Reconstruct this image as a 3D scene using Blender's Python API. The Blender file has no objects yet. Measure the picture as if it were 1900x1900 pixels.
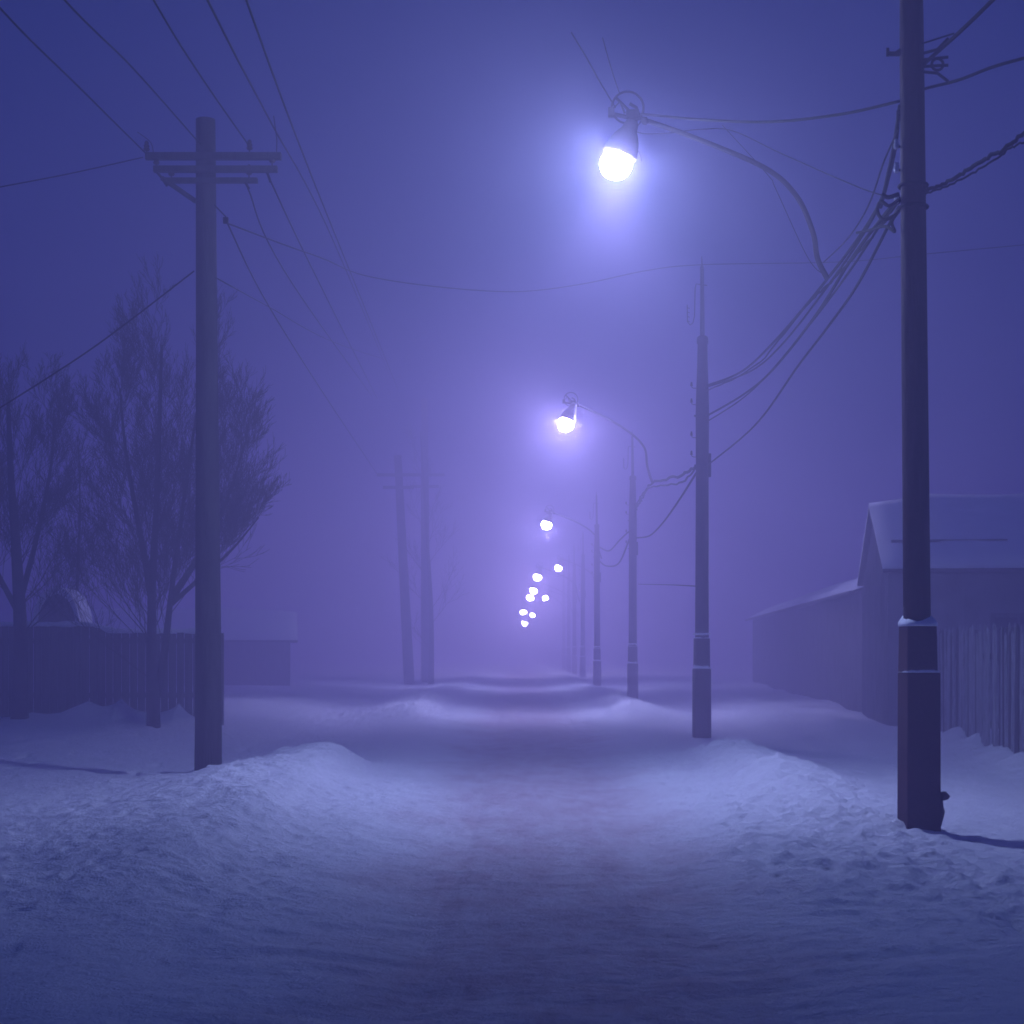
import bpy, math, random
import numpy as np
from mathutils import Vector, Matrix

# ------------------------------------------------------------ camera, world, exposure
scene = bpy.context.scene
C = scene.collection
EYE, F, W, HOR = 1.6, 3040.0, 1900.0, 1205.0      # eye height, focal length, frame, horizon (photo pixels)

cam_d = bpy.data.cameras.new('camera')
cam = bpy.data.objects.new('camera', cam_d)
C.objects.link(cam)
cam.location = (0, 0, EYE)
cam.rotation_euler = (math.radians(90), 0, 0)
cam_d.sensor_width = 36
cam_d.lens = F / W * 36
cam_d.shift_y = (HOR - W / 2) / W
cam_d.clip_start = 0.1
cam_d.clip_end = 3000
scene.camera = cam

SUN_EL, SUN_ROT = math.radians(-4.0), math.radians(200)
world = bpy.data.worlds.new('World')
scene.world = world
world.use_nodes = True
nt = world.node_tree
nt.nodes.clear()
sky = nt.nodes.new('ShaderNodeTexSky')
sky.sky_type = 'NISHITA'
sky.sun_disc = False
sky.sun_elevation = SUN_EL
sky.sun_rotation = SUN_ROT
tint = nt.nodes.new('ShaderNodeMix')
tint.data_type = 'RGBA'
tint.blend_type = 'MIX'
tint.inputs[0].default_value = 0.93
tint.inputs[7].default_value = (0.05, 0.34, 2.6, 1)      # deep dusk blue of the overcast
bg = nt.nodes.new('ShaderNodeBackground')
bg.inputs[1].default_value = 0.055
wo = nt.nodes.new('ShaderNodeOutputWorld')
nt.links.new(sky.outputs[0], tint.inputs[6])
nt.links.new(tint.outputs[2], bg.inputs[0])
nt.links.new(bg.outputs[0], wo.inputs[0])

vs = scene.view_settings
vs.view_transform = 'Standard'
vs.look = 'None'
vs.gamma = 1
vs.use_curve_mapping = False
vs.exposure = 0.0
cy = scene.cycles
cy.max_bounces = 5
cy.diffuse_bounces = 2
cy.glossy_bounces = 2
cy.volume_bounces = 2
cy.transparent_max_bounces = 8
cy.sample_clamp_indirect = 3.0
cy.use_denoising = True
scene.render.filter_size = 1.7
cy.filter_width = 1.7

HAZE_DENSITY, HAZE_G, HAZE_COLOR = 0.0265, 0.28, (0.79, 0.66, 1.0, 1)
LAMP_COLOR, LAMP_POWER = (0.43, 0.565, 1.0, 1), 1030.0

# ------------------------------------------------------------ helpers
def P(px, py, Z):
    return Vector(((px - 950) / F * Z, Z, EYE + (HOR - py) / F * Z))

def props(o, label=None, cat=None, group=None, kind=None):
    if label: o['label'] = label
    if cat: o['category'] = cat
    if group: o['group'] = group
    if kind: o['kind'] = kind
    return o

class MB:
    def __init__(s): s.v, s.f = [], []
    def box(s, c, size, rz=0.0, top=None):
        """box centred at c; top = scale of the upper face"""
        cx, cy_, cz = c; sx, sy, sz = [k / 2 for k in size]
        t = 1 if top is None else top
        b = len(s.v); ca, sa = math.cos(rz), math.sin(rz)
        for dz, k in ((-sz, 1), (sz, t)):
            for dx, dy in ((-sx, -sy), (sx, -sy), (sx, sy), (-sx, sy)):
                dx, dy = dx * k, dy * k
                s.v.append((cx + dx * ca - dy * sa, cy_ + dx * sa + dy * ca, cz + dz))
        s.f += [(b+3, b+2, b+1, b), (b+4, b+5, b+6, b+7)]
        for i in range(4):
            j = (i + 1) % 4
            s.f.append((b+i, b+j, b+4+j, b+4+i))
        return s
    def tube(s, pts, rad, n=6, cap=True):
        pts = [Vector(p) for p in pts]
        if not hasattr(rad, '__len__'): rad = [rad] * len(pts)
        b = len(s.v); up = None
        for i, p in enumerate(pts):
            d = (pts[min(i+1, len(pts)-1)] - pts[max(i-1, 0)])
            if d.length < 1e-9: d = Vector((0, 0, 1))
            d.normalize()
            if up is None:
                up = d.orthogonal().normalized()
            else:
                up = up - d * up.dot(d)
                up = up.normalized() if up.length > 1e-6 else d.orthogonal().normalized()
            q = d.cross(up)
            for k in range(n):
                a = 2 * math.pi * k / n
                s.v.append(tuple(p + (up * math.cos(a) + q * math.sin(a)) * rad[i]))
        for i in range(len(pts) - 1):
            for k in range(n):
                k2 = (k + 1) % n
                s.f.append((b+i*n+k, b+i*n+k2, b+(i+1)*n+k2, b+(i+1)*n+k))
        if cap:
            s.f.append(tuple(b + k for k in reversed(range(n))))
            s.f.append(tuple(b + (len(pts)-1)*n + k for k in range(n)))
        return s
    def lathe(s, base, axis, prof, n=20):
        """profile of (distance along axis, radius)"""
        base = Vector(base); a = Vector(axis).normalized()
        return s.tube([base + a * t for t, r in prof], [max(r, 1e-4) for t, r in prof], n)
    def sphere(s, c, r, seg=20, ring=12, sq=(1, 1, 1), wob=0.0, rng=None):
        b = len(s.v)
        for i in range(ring + 1):
            th = math.pi * i / ring
            for k in range(seg):
                ph = 2 * math.pi * k / seg
                rr = r * (1 + (wob * math.sin(3*ph + 2*th) * math.sin(5*th + ph) if wob else 0))
                s.v.append((c[0] + rr*sq[0]*math.sin(th)*math.cos(ph), c[1] + rr*sq[1]*math.sin(th)*math.sin(ph), c[2] + rr*sq[2]*math.cos(th)))
        for i in range(ring):
            for k in range(seg):
                k2 = (k + 1) % seg
                s.f.append((b+i*seg+k, b+(i+1)*seg+k, b+(i+1)*seg+k2, b+i*seg+k2))
        return s
    def torus(s, c, R, r, ax1, ax2, n=28, m=6, a0=0, a1=2*math.pi):
        ax1, ax2 = Vector(ax1).normalized(), Vector(ax2).normalized()
        pts = [Vector(c) + (ax1 * math.cos(a0 + (a1-a0)*i/n) + ax2 * math.sin(a0 + (a1-a0)*i/n)) * R for i in range(n+1)]
        return s.tube(pts, r, m)
    def poly(s, pts, thick):
        """extrude polygon pts by vector thick"""
        b = len(s.v); n = len(pts); t = Vector(thick)
        for p in pts: s.v.append(tuple(p))
        for p in pts: s.v.append(tuple(Vector(p) + t))
        s.f.append(tuple(b + i for i in reversed(range(n))))
        s.f.append(tuple(b + n + i for i in range(n)))
        for i in range(n):
            j = (i + 1) % n
            s.f.append((b+i, b+j, b+n+j, b+n+i))
        return s
    def build(s, name, mat, parent=None, origin=None, smooth=False, bevel=0):
        o3 = Vector((0, 0, 0))
        if origin is not None: o3 = Vector(origin)
        elif parent is not None:
            q = parent
            while q is not None:
                o3 = o3 + q.location; q = q.parent
        me = bpy.data.meshes.new(name)
        me.from_pydata([tuple(Vector(v) - o3) for v in s.v], [], s.f)
        me.update()
        if smooth:
            me.polygons.foreach_set('use_smooth', [True] * len(me.polygons))
        me.materials.append(mat)
        o = bpy.data.objects.new(name, me)
        C.objects.link(o)
        if parent is not None: o.parent = parent
        elif origin is not None: o.location = origin
        if bevel:
            m = o.modifiers.new('bevel', 'BEVEL'); m.width = bevel; m.segments = 2; m.limit_method = 'ANGLE'
        return o

def empty(name, loc, label, cat, group=None):
    o = bpy.data.objects.new(name, None)
    C.objects.link(o)
    o.location = loc
    o.empty_display_size = 0.2
    return props(o, label, cat, group)

def copy_tree(o, parent=None):
    c = o.copy(); C.objects.link(c); c.parent = parent
    for ch in list(o.children): copy_tree(ch, c)
    return c

# ------------------------------------------------------------ materials
def mat(name, col, rough=0.8, metal=0.0, vary=0.0, vscale=6.0, stretch=(1, 1, 1), bump=0.0, bscale=20.0, spec=0.3, col2=None, coat=0.0):
    m = bpy.data.materials.new(name); m.use_nodes = True
    n = m.node_tree; b = n.nodes['Principled BSDF']
    b.inputs['Base Color'].default_value = (*col, 1)
    b.inputs['Roughness'].default_value = rough
    b.inputs['Metallic'].default_value = metal
    b.inputs['Specular IOR Level'].default_value = spec
    b.inputs['Coat Weight'].default_value = coat
    tc = n.nodes.new('ShaderNodeTexCoord'); mp = n.nodes.new('ShaderNodeMapping')
    mp.inputs['Scale'].default_value = stretch
    n.links.new(tc.outputs['Object'], mp.inputs[0])
    if vary or col2:
        t = n.nodes.new('ShaderNodeTexNoise'); t.inputs['Scale'].default_value = vscale; t.inputs['Detail'].default_value = 6
        r = n.nodes.new('ShaderNodeValToRGB')
        r.color_ramp.elements[0].position = 0.35; r.color_ramp.elements[1].position = 0.68
        lo = [c * (1 - vary) for c in col]; hi = list(col2) if col2 else [min(1, c * (1 + vary)) for c in col]
        r.color_ramp.elements[0].color = (*lo, 1); r.color_ramp.elements[1].color = (*hi, 1)
        n.links.new(mp.outputs[0], t.inputs['Vector']); n.links.new(t.outputs[0], r.inputs[0]); n.links.new(r.outputs[0], b.inputs['Base Color'])
    if bump:
        t = n.nodes.new('ShaderNodeTexNoise'); t.inputs['Scale'].default_value = bscale; t.inputs['Detail'].default_value = 8
        k = n.nodes.new('ShaderNodeBump'); k.inputs['Strength'].default_value = bump; k.inputs['Distance'].default_value = 0.02
        n.links.new(mp.outputs[0], t.inputs['Vector']); n.links.new(t.outputs[0], k.inputs['Height']); n.links.new(k.outputs[0], b.inputs['Normal'])
    return m

M_SNOW = mat('snow', (0.80, 0.82, 0.86), 0.9, bump=0.35, bscale=14, vary=0.05, vscale=3)
M_POLE = mat('tarred_pole', (0.034, 0.007, 0.009), 0.85, vary=0.4, vscale=5, stretch=(3, 3, .4), bump=0.5, bscale=18)
M_POLE_GREY = mat('grey_pole_wood', (0.040, 0.036, 0.040), 0.9, vary=0.4, vscale=5, stretch=(3, 3, .4), bump=0.6, bscale=18)
M_CONC = mat('old_concrete', (0.045, 0.008, 0.011), 0.9, vary=0.3, vscale=4, bump=0.4, bscale=25)
M_WOOD = mat('weathered_wood', (0.04, 0.038, 0.042), 0.85, vary=0.4, vscale=4, stretch=(5, 5, .3), bump=0.6, bscale=22)
M_BOARD = mat('grey_boards', (0.08, 0.078, 0.085), 0.85, vary=0.35, vscale=5, stretch=(4, 4, .3), bump=0.5, bscale=20)
M_FROST = mat('frosted_picket', (0.28, 0.27, 0.28), 0.85, vary=0.4, vscale=9, stretch=(4, 4, .5), bump=0.5, bscale=20, col2=(0.36, 0.36, 0.40))
M_CABLE = mat('black_cable', (0.005, 0.004, 0.004), 0.95, vary=0.4, vscale=9)
M_METAL = mat('rusty_steel', (0.014, 0.008, 0.008), 0.9, metal=0.0, vary=0.4, vscale=12, bump=0.2)
M_HOOD = mat('enamel_hood', (0.04, 0.012, 0.014), 0.7, vary=0.3, vscale=10)
M_PORC = mat('white_porcelain', (0.75, 0.75, 0.72), 0.15, spec=0.6, coat=0.5)
M_DARKPORC = mat('brown_porcelain', (0.05, 0.03, 0.025), 0.25, spec=0.5)
M_WALL = mat('plank_wall', (0.14, 0.135, 0.145), 0.9, vary=0.3, vscale=4, stretch=(4, 4, .4), bump=0.4)
M_WALL2 = mat('plaster_wall', (0.17, 0.165, 0.175), 0.9, vary=0.25, vscale=2, bump=0.3)
M_GUTTER = mat('eave_board', (0.05, 0.045, 0.05), 0.8)
M_BARK = mat('bark', (0.035, 0.033, 0.04), 0.9, vary=0.4, vscale=7, bump=0.5)
M_TWIG = mat('twig', (0.035, 0.033, 0.04), 0.9)
M_GLASSPANE = mat('dark_window_glass', (0.02, 0.022, 0.03), 0.1, spec=0.5)

def lamp_material(power, col):
    m = bpy.data.materials.new('lit_lamp_globe'); m.use_nodes = True
    n = m.node_tree; n.nodes.clear()
    e = n.nodes.new('ShaderNodeEmission'); e.inputs[0].default_value = col; e.inputs[1].default_value = power
    o = n.nodes.new('ShaderNodeOutputMaterial'); n.links.new(e.outputs[0], o.inputs[0])
    m.cycles.emission_sampling = 'FRONT'
    return m
M_LAMP = lamp_material(LAMP_POWER, LAMP_COLOR)
M_LAMP_DIM = lamp_material(LAMP_POWER * 1.45, (0.60, 0.55, 0.97, 1))
M_LAMP_FAR = lamp_material(LAMP_POWER * 1.75, (0.53, 0.53, 1.0, 1))      # farther globes, strength raised to brighten the haze mid-view

# ------------------------------------------------------------ ground (one sheet of snow with the road ploughed through it)
def sst(a, b, x):
    t = np.clip((np.asarray(x, float) - a) / (b - a), 0, 1)
    return t * t * (3 - 2 * t)

def hash2(i, j, seed):
    h = (i.astype(np.int64) * 374761393 + j.astype(np.int64) * 668265263 + seed * 1442695041) & 0xffffffff
    h = ((h ^ (h >> 13)) * 1274126177) & 0xffffffff
    h = (h ^ (h >> 16)) & 0xffffff
    return h / float(0xffffff)

def vnoise(x, y, seed=0):
    xi, yi = np.floor(x), np.floor(y)
    fx, fy = x - xi, y - yi
    fx = fx * fx * (3 - 2 * fx); fy = fy * fy * (3 - 2 * fy)
    a = hash2(xi, yi, seed); b = hash2(xi + 1, yi, seed); c = hash2(xi, yi + 1, seed); d = hash2(xi + 1, yi + 1, seed)
    return (a * (1 - fx) + b * fx) * (1 - fy) + (c * (1 - fx) + d * fx) * fy - 0.5

def fbm(x, y, seed=0, o=4):
    s, a, k = 0, 1, 1
    for i in range(o):
        s = s + a * vnoise(x * k + 7.3 * i, y * k - 3.1 * i, seed + i); a *= .5; k *= 2.03
    return s

def ground_h(x, y, fine=True):
    x = np.asarray(x, float); y = np.asarray(y, float)
    cx = 0.2 + 0.003 * y                                  # road centre line
    edge = x - cx + 0.30 * fbm(x * .1, y * .35, 3) * (1 - .7 * sst(30, 70, y))
    offL, offR = sst(-1.6, -2.6, edge), sst(1.7, 2.8, edge)
    h = 0.03 * fbm(x * .5, y * .3, 11)
    # left: bank with a blunt cut-off end, drive behind it, then a bank again
    envL = sst(6, 17, y) * (1 - sst(21.0, 22.4, y + .5 * fbm(x, y * 0 + 2, 5))) + .8 * (1 - .55 * sst(44, 70, y)) * sst(33, 38, y) * (1 + .5 * fbm(x * .3, y * .22, 36))
    crest = 0.36 * np.exp(-((x + 2.60 + 0.22 * fbm(x * 0, y * .25, 21)) / .95) ** 2) + 0.03 * sst(-2.6, -3.8, x)
    h = h + offL * crest * envL * (1 + .35 * fbm(x * .9, y * .8, 31))
    far_l = sst(20, 28, y) * sst(-3.6, -6.4, x)
    h = h + far_l * (0.42 - 0.22 * sst(34, 50, y))
    # right bank
    envR = sst(11, 20, y) * (1 - sst(22.5, 24.5, y)) + 1.0 * (1 - .6 * sst(44, 70, y)) * sst(33, 38, y) * (1 + .5 * fbm(x * .3, y * .22, 46))
    crestR = 0.30 * np.exp(-((x - 2.95 - 0.25 * fbm(x * 0, y * .3, 41)) / .8) ** 2)
    h = h + offR * crestR * envR * (1 + .4 * fbm(x * .9, y * .8, 51))
    far_r = sst(16, 27, y) * sst(4.3, 6.2, x)
    h = h + far_r * 0.18 * (1 + .6 * fbm(x * .5, y * .4, 61))
    # gentle ploughed shoulders running along both sides of the track
    h = h + .07 * sst(.75, 1.9, np.abs(edge)) * (1 - sst(2.3, 3.1, np.abs(edge))) * (1 + .5 * fbm(x * .7, y * .7, 77))
    # drift against the left fence with sharp little peaks, and drift under the picket fence
    for xi, a in ((-7.35, .34), (-6.72, .30), (-5.72, .30), (-8.3, .12), (-5.1, .12)):
        h = h + a * np.exp(-np.abs(x - xi) / .26) * np.exp(-((y - 28.15) / .5) ** 2)
    h = h + 0.12 * np.exp(-((y - 30.0 + .0 * x) / 1.4) ** 2) * sst(7.5, 6.2, x) * sst(5.2, 6.0, x)
    fx = 6.5 + (y - 20.7) * 0.089
    h = h + 0.16 * np.exp(-((x - fx) / .35) ** 2) * sst(17, 20, y) * (1 - sst(27, 28, y)) * (1 + 1.4 * fbm(x * 1.2, y * 1.6, 71))
    if fine:
        lumps = fbm(x * 1.3, y * 1.1, 81)
        ch = fbm(x * 6.5, y * 6.0, 91, 3)
        ch2 = fbm(x * 11, y * 10, 95, 2)
        zoneR = sst(.9, 1.9, edge) * sst(7, 12, y) * (1 - sst(23, 26, y)) * (1 - .75 * sst(3.1, 4.2, x)) * (1 - sst(4.2, 5.8, x))
        zoneL = sst(-.9, -1.9, edge) * sst(7, 11, y) * (1 - sst(20, 23, y)) * sst(-6.5, -4, x) * 0.6
        zoneF = sst(34, 36, y) * (offR * (1 - sst(4, 5, x)) + offL * (1 - sst(-4, -5, x))) * 1.0
        chunk = np.maximum(ch - .02, -0.12) * .070 + ch2 * .035 + .024 * sst(.15, .40, vnoise(x * 9.5 + 3, y * 8, 97)) - .020 * sst(.2, .4, vnoise(x * 9.5 + 3, y * 7.5, 98))
        h = h + chunk * np.clip(zoneR + zoneL + zoneF, 0, 1)
        # fresh trampled crust everywhere off the smooth drifts, shallow
        h = h + .030 * lumps * (.4 + offL + offR * .8)
        onroad = (1 - offL) * (1 - offR)
        h = h + .014 * fbm(x * 3.2, y * 1.8, 101) + .022 * onroad * fbm(x * 2.5, y * 6, 111)
        for t in (-.75, .8):                                # wheel ruts
            h = h - .020 * np.exp(-((x - cx - t - .06 * fbm(x * 0, y * .3, 121)) / .22) ** 2) * (1 + .5 * fbm(x * 3, y * 2, 131))
        # scattered footprints and pock marks
        pk = vnoise(x * 3.1, y * 2.4, 141)
        h = h - .05 * sst(.36, .46, pk) * (offL + offR) * (1 - sst(26, 30, y))
        for xo in (-.62, .95):                              # sharper tyre grooves wandering in the packed snow
            d = x - cx - xo - .10 * fbm(x * 0, y * .22, 151)
            h = h - .016 * np.exp(-(d / .07) ** 2) * sst(-.3, .3, fbm(x * .4, y * .35, 161)) * sst(5, 8, y)
    # pads of trodden snow round the pole feet are left level
    return h

def gz(x, y, fine=False):
    return float(ground_h(np.array([x]), np.array([y]), fine)[0])

def make_ground():
    nx, ny = 760, 980
    u = np.linspace(-1, 1, nx)
    k = 4.45
    xs = np.concatenate([-np.geomspace(300, 7.05, 120), np.linspace(-7, 7, 470), np.geomspace(7.05, 300, 120)]); nx = len(xs)
    # y: uniform and fine from 5 to 25, coarsening outwards
    ya = np.concatenate([-np.geomspace(300, 1.0, 30), np.linspace(0.2, 6, 40, endpoint=False),
                         np.linspace(6, 25, 560, endpoint=False), np.geomspace(25, 400, 350)])
    ny = len(ya)
    X, Y = np.meshgrid(xs, ya)
    Z = ground_h(X, Y)
    co = np.stack([X, Y, Z], -1).reshape(-1, 3)
    idx = np.arange(nx * ny).reshape(ny, nx)
    q = np.stack([idx[:-1, :-1], idx[:-1, 1:], idx[1:, 1:], idx[1:, :-1]], -1).reshape(-1, 4)
    me = bpy.data.meshes.new('ground')
    me.vertices.add(len(co)); me.vertices.foreach_set('co', co.ravel())
    me.loops.add(q.size); me.loops.foreach_set('vertex_index', q.ravel())
    me.polygons.add(len(q)); me.polygons.foreach_set('loop_start', np.arange(len(q)) * 4)
    me.polygons.foreach_set('loop_total', np.full(len(q), 4)); me.polygons.foreach_set('use_smooth', np.ones(len(q), bool))
    me.update(); me.validate()
    # material: clean snow, greyer packed snow where the wheels run
    m = bpy.data.materials.new('snow_ground'); m.use_nodes = True
    n = m.node_tree; L = n.links; b = n.nodes['Principled BSDF']
    b.inputs['Roughness'].default_value = .88; b.inputs['Specular IOR Level'].default_value = .25
    g = n.nodes.new('ShaderNodeNewGeometry'); sx = n.nodes.new('ShaderNodeSeparateXYZ'); L.new(g.outputs['Position'], sx.inputs[0])
    def math_(op, a, bb=None, cc=None):
        q_ = n.nodes.new('ShaderNodeMath'); q_.operation = op
        for i, v in enumerate((a, bb, cc)):
            if v is None: continue
            if isinstance(v, (int, float)): q_.inputs[i].default_value = v
            else: L.new(v, q_.inputs[i])
        return q_.outputs[0]
    def noise(scale, detail, vec=None, rough=.6):
        t = n.nodes.new('ShaderNodeTexNoise'); t.inputs['Scale'].default_value = scale; t.inputs['Detail'].default_value = detail; t.inputs['Roughness'].default_value = rough
        L.new(vec if vec is not None else g.outputs['Position'], t.inputs['Vector']); return t.outputs[0]
    def mr(v, a, b2, c, d):
        r = n.nodes.new('ShaderNodeMapRange'); r.interpolation_type = 'SMOOTHSTEP'
        for i, k_ in enumerate((a, b2, c, d)): r.inputs[i + 1].default_value = k_
        L.new(v, r.inputs[0]); return r.outputs[0]
    wob = math_('MULTIPLY', math_('SUBTRACT', noise(.6, 4), .5), 1.6)
    cxn = math_('MULTIPLY_ADD', sx.outputs[1], .003, .25)
    d = math_('ABSOLUTE', math_('ADD', math_('SUBTRACT', sx.outputs[0], cxn), wob))
    road = mr(d, .45, 1.75, 1, 0)
    st = n.nodes.new('ShaderNodeMapping'); st.inputs['Scale'].default_value = (1, .35, 1); L.new(g.outputs['Position'], st.inputs[0])
    patch = mr(noise(3.4, 9, st.outputs[0], .72), .30, .70, .45, 1.0)
    fac = math_('MULTIPLY', road, patch)
    mx = n.nodes.new('ShaderNodeMix'); mx.data_type = 'RGBA'
    mx.inputs[6].default_value = (.82, .84, .87, 1); mx.inputs[7].default_value = (.55, .44, .48, 1)
    L.new(fac, mx.inputs[0])
    # faint grit everywhere
    mg = n.nodes.new('ShaderNodeMix'); mg.data_type = 'RGBA'; mg.blend_type = 'MULTIPLY'
    mg.inputs[7].default_value = (.62, .60, .62, 1)
    L.new(mr(noise(9, 8, None, .7), .52, .72, 0, .75), mg.inputs[0]); L.new(mx.outputs[2], mg.inputs[6])
    L.new(mg.outputs[2], b.inputs['Base Color'])
    k1 = n.nodes.new('ShaderNodeBump'); k1.inputs['Strength'].default_value = .8; k1.inputs['Distance'].default_value = .07
    L.new(noise(11, 9, None, .68), k1.inputs['Height'])
    k2 = n.nodes.new('ShaderNodeBump'); k2.inputs['Strength'].default_value = .6; k2.inputs['Distance'].default_value = .02
    L.new(noise(60, 4), k2.inputs['Height']); L.new(k1.outputs[0], k2.inputs['Normal'])
    L.new(k2.outputs[0], b.inputs['Normal'])
    me.materials.append(m)
    o = bpy.data.objects.new('ground', me); C.objects.link(o)
    props(o, kind='structure')
make_ground()

# ------------------------------------------------------------ haze
def make_haze():
    m = bpy.data.materials.new('ice_fog'); m.use_nodes = True
    n = m.node_tree; n.nodes.clear()
    v = n.nodes.new('ShaderNodeVolumePrincipled'); v.inputs['Density'].default_value = HAZE_DENSITY
    v.inputs['Color'].default_value = HAZE_COLOR; v.inputs['Anisotropy'].default_value = HAZE_G
    o = n.nodes.new('ShaderNodeOutputMaterial'); n.links.new(v.outputs[0], o.inputs['Volume'])
    b = MB().box((0, 50, 5.5), (640, 740, 14.0))
    h = b.build('haze', m, origin=(0, 50, 0))
    props(h, kind='stuff')
make_haze()

rnd = random.Random(7)

# ------------------------------------------------------------ buildings
def pitched(name, A, B, depthvec, eave, ridge, label, cat, wallmat, over=.3, snow=.16, extras=None, base=-.2):
    """A..B is the near eave line on plan; depthvec goes from near eave to far eave"""
    A, B, D = Vector((*A, 0)), Vector((*B, 0)), Vector((*depthvec, 0))
    root = empty(name, (A + B + D) / 2 * 1.0 - D * 0 , label, cat)
    root.location = ((A + B) / 2 + D / 2)
    root.location.z = 0
    al = (B - A).normalized(); dn = D.normalized()
    w = MB()
    up = Vector((0, 0, 1))
    gab = [A + up*base, A + D + up*base, A + D + up*eave, A + D/2 + up*(ridge - .05), A + up*eave]
    w.poly(gab, B - A)
    w.build('wall', wallmat, root)
    # battens / planks proud of the wall
    t = MB()
    n = max(3, int((B - A).length / .34))
    for i in range(n + 1):
        p = A + (B - A) * (i / n) - dn * .012
        t.box((p.x, p.y, (base + eave) / 2 - .03), (.035, .024, eave - base - .1), math.atan2(al.y, al.x))
    n = max(3, int(D.length / .34))
    for i in range(n + 1):
        p = A + D * (i / n) - al * .012
        hh = eave + (ridge - eave) * (1 - abs(2 * i / n - 1)) - .1
        t.box((p.x, p.y, (base + hh) / 2), (.024, .035, hh - base), math.atan2(al.y, al.x))
    t.build('batten', wallmat, root)
    rise = ridge - eave; slope = rise / (D.length / 2)
    for side in (0, 1):
        e0 = (A if side == 0 else A + D) - al * over; e1 = (B if side == 0 else B + D) + al * over
        dd = dn if side == 0 else -dn
        e0 = e0 - dd * over; e1 = e1 - dd * over
        ez = eave - slope * over
        r0 = A + D/2 - al * over; r1 = B + D/2 + al * over
        R = MB().poly([e0 + up*ez, e1 + up*ez, r1 + up*ridge, r0 + up*ridge], up * .07)
        rf = R.build('roof', M_GUTTER, root)
        if side == 0:
            if snow > 0:
                fas = MB().tube([e0 - dd*.05 + up*(ez + .03), e1 - dd*.05 + up*(ez + .03)], .045, 6)
                fas.build('gutter', M_GUTTER, rf)
        # snow blanket, subdivided with soft uneven surface
        nu, nv = max(8, int((e1 - e0).length / .3)), 12
        S = MB(); 
        for j in range(nv + 1):
            for i in range(nu + 1):
                fu, fv = i / nu, j / nv
                p = (e0.lerp(e1, fu)).lerp(r0.lerp(r1, fu), fv)
                z = ez + (ridge - ez) * fv + .072
                edge = min(1, 6 * min(fu, 1 - fu) + .25) * min(1, 3 * fv + .55)
                th = snow * edge * (1 + .35 * float(fbm(np.array([p.x * .8]), np.array([p.y * .8 + fv * 3]), 201)[0]))
                S.v.append((p.x, p.y, z + th))
        for j in range(nv):
            for i in range(nu):
                a = j * (nu + 1) + i
                S.f.append((a, a + 1, a + nu + 2, a + nu + 1))
        b0 = len(S.v)
        ring = [i for i in range(nu + 1)] + [j * (nu + 1) + nu for j in range(1, nv + 1)] + [nv * (nu + 1) + i for i in range(nu - 1, -1, -1)] + [j * (nu + 1) for j in range(nv - 1, 0, -1)]
        for r_ in ring:
            x_, y_, z_ = S.v[r_]
            fv = (r_ // (nu + 1)) / nv
            S.v.append((x_, y_, ez + (ridge - ez) * fv + .071))
        for i in range(len(ring)):
            j = (i + 1) % len(ring)
            S.f.append((ring[j], ring[i], b0 + i, b0 + j))
        S.build('roof_snow', M_SNOW, rf, smooth=True)
    if extras: extras(root, A, B, D, al, dn)
    return root

def barn_extras(root, A, B, D, al, dn):
    # a low window and a dark lap board along the snow of the near slope
    up = Vector((0, 0, 1))
    for t in (2.3, 5.4):
        c = A + al * t - dn * .04
        a = math.atan2(al.y, al.x)
        f = MB()
        for dx, dz, sx, sz in ((0, .47, 1.0, .08), (0, -.47, 1.0, .08), (-.46, 0, .08, .86), (.46, 0, .08, .86), (0, 0, .05, .86)):
            q = c + al * dx
            f.box((q.x, q.y, 1.75 + dz), (sx, .06, sz), a)
        fr = f.build('window', M_BOARD, root)
        MB().box((c.x, c.y, 1.75), (.84, .02, .86), a).build('pane', M_GLASSPANE, fr)
    q0 = A + al * .1 + dn * .62; q1 = A + al * 2.2 + dn * .62
    MB().tube([q0 + up * 3.62, q1 + up * 3.62], .028, 6).build('snow_guard', M_GUTTER, root)

pitched('barn', (6.9, 30.0), (16.0, 28.76), (.82, 6.0), 3.05, 4.42,
        'big barn with snowy pitched roof behind the tall picket fence at the right', 'barn', M_WALL2, over=.12, snow=.2, extras=barn_extras)
pitched('long_shed', (8.0, 37.4), (10.6, 72.0), (5.5, -.41), 2.95, 3.9,
        'long low shed with snow covered roof running back into fog beside the barn', 'shed', M_WALL, over=.25, snow=.2)
pitched('cottage', (-16.5, 62.0), (-8.6, 63.4), (-.7, 5.0), 2.0, 3.0,
        'faint low cottage with snowy roof in fog behind the left utility pole', 'cottage', M_WALL, over=.3, snow=.15)

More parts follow.
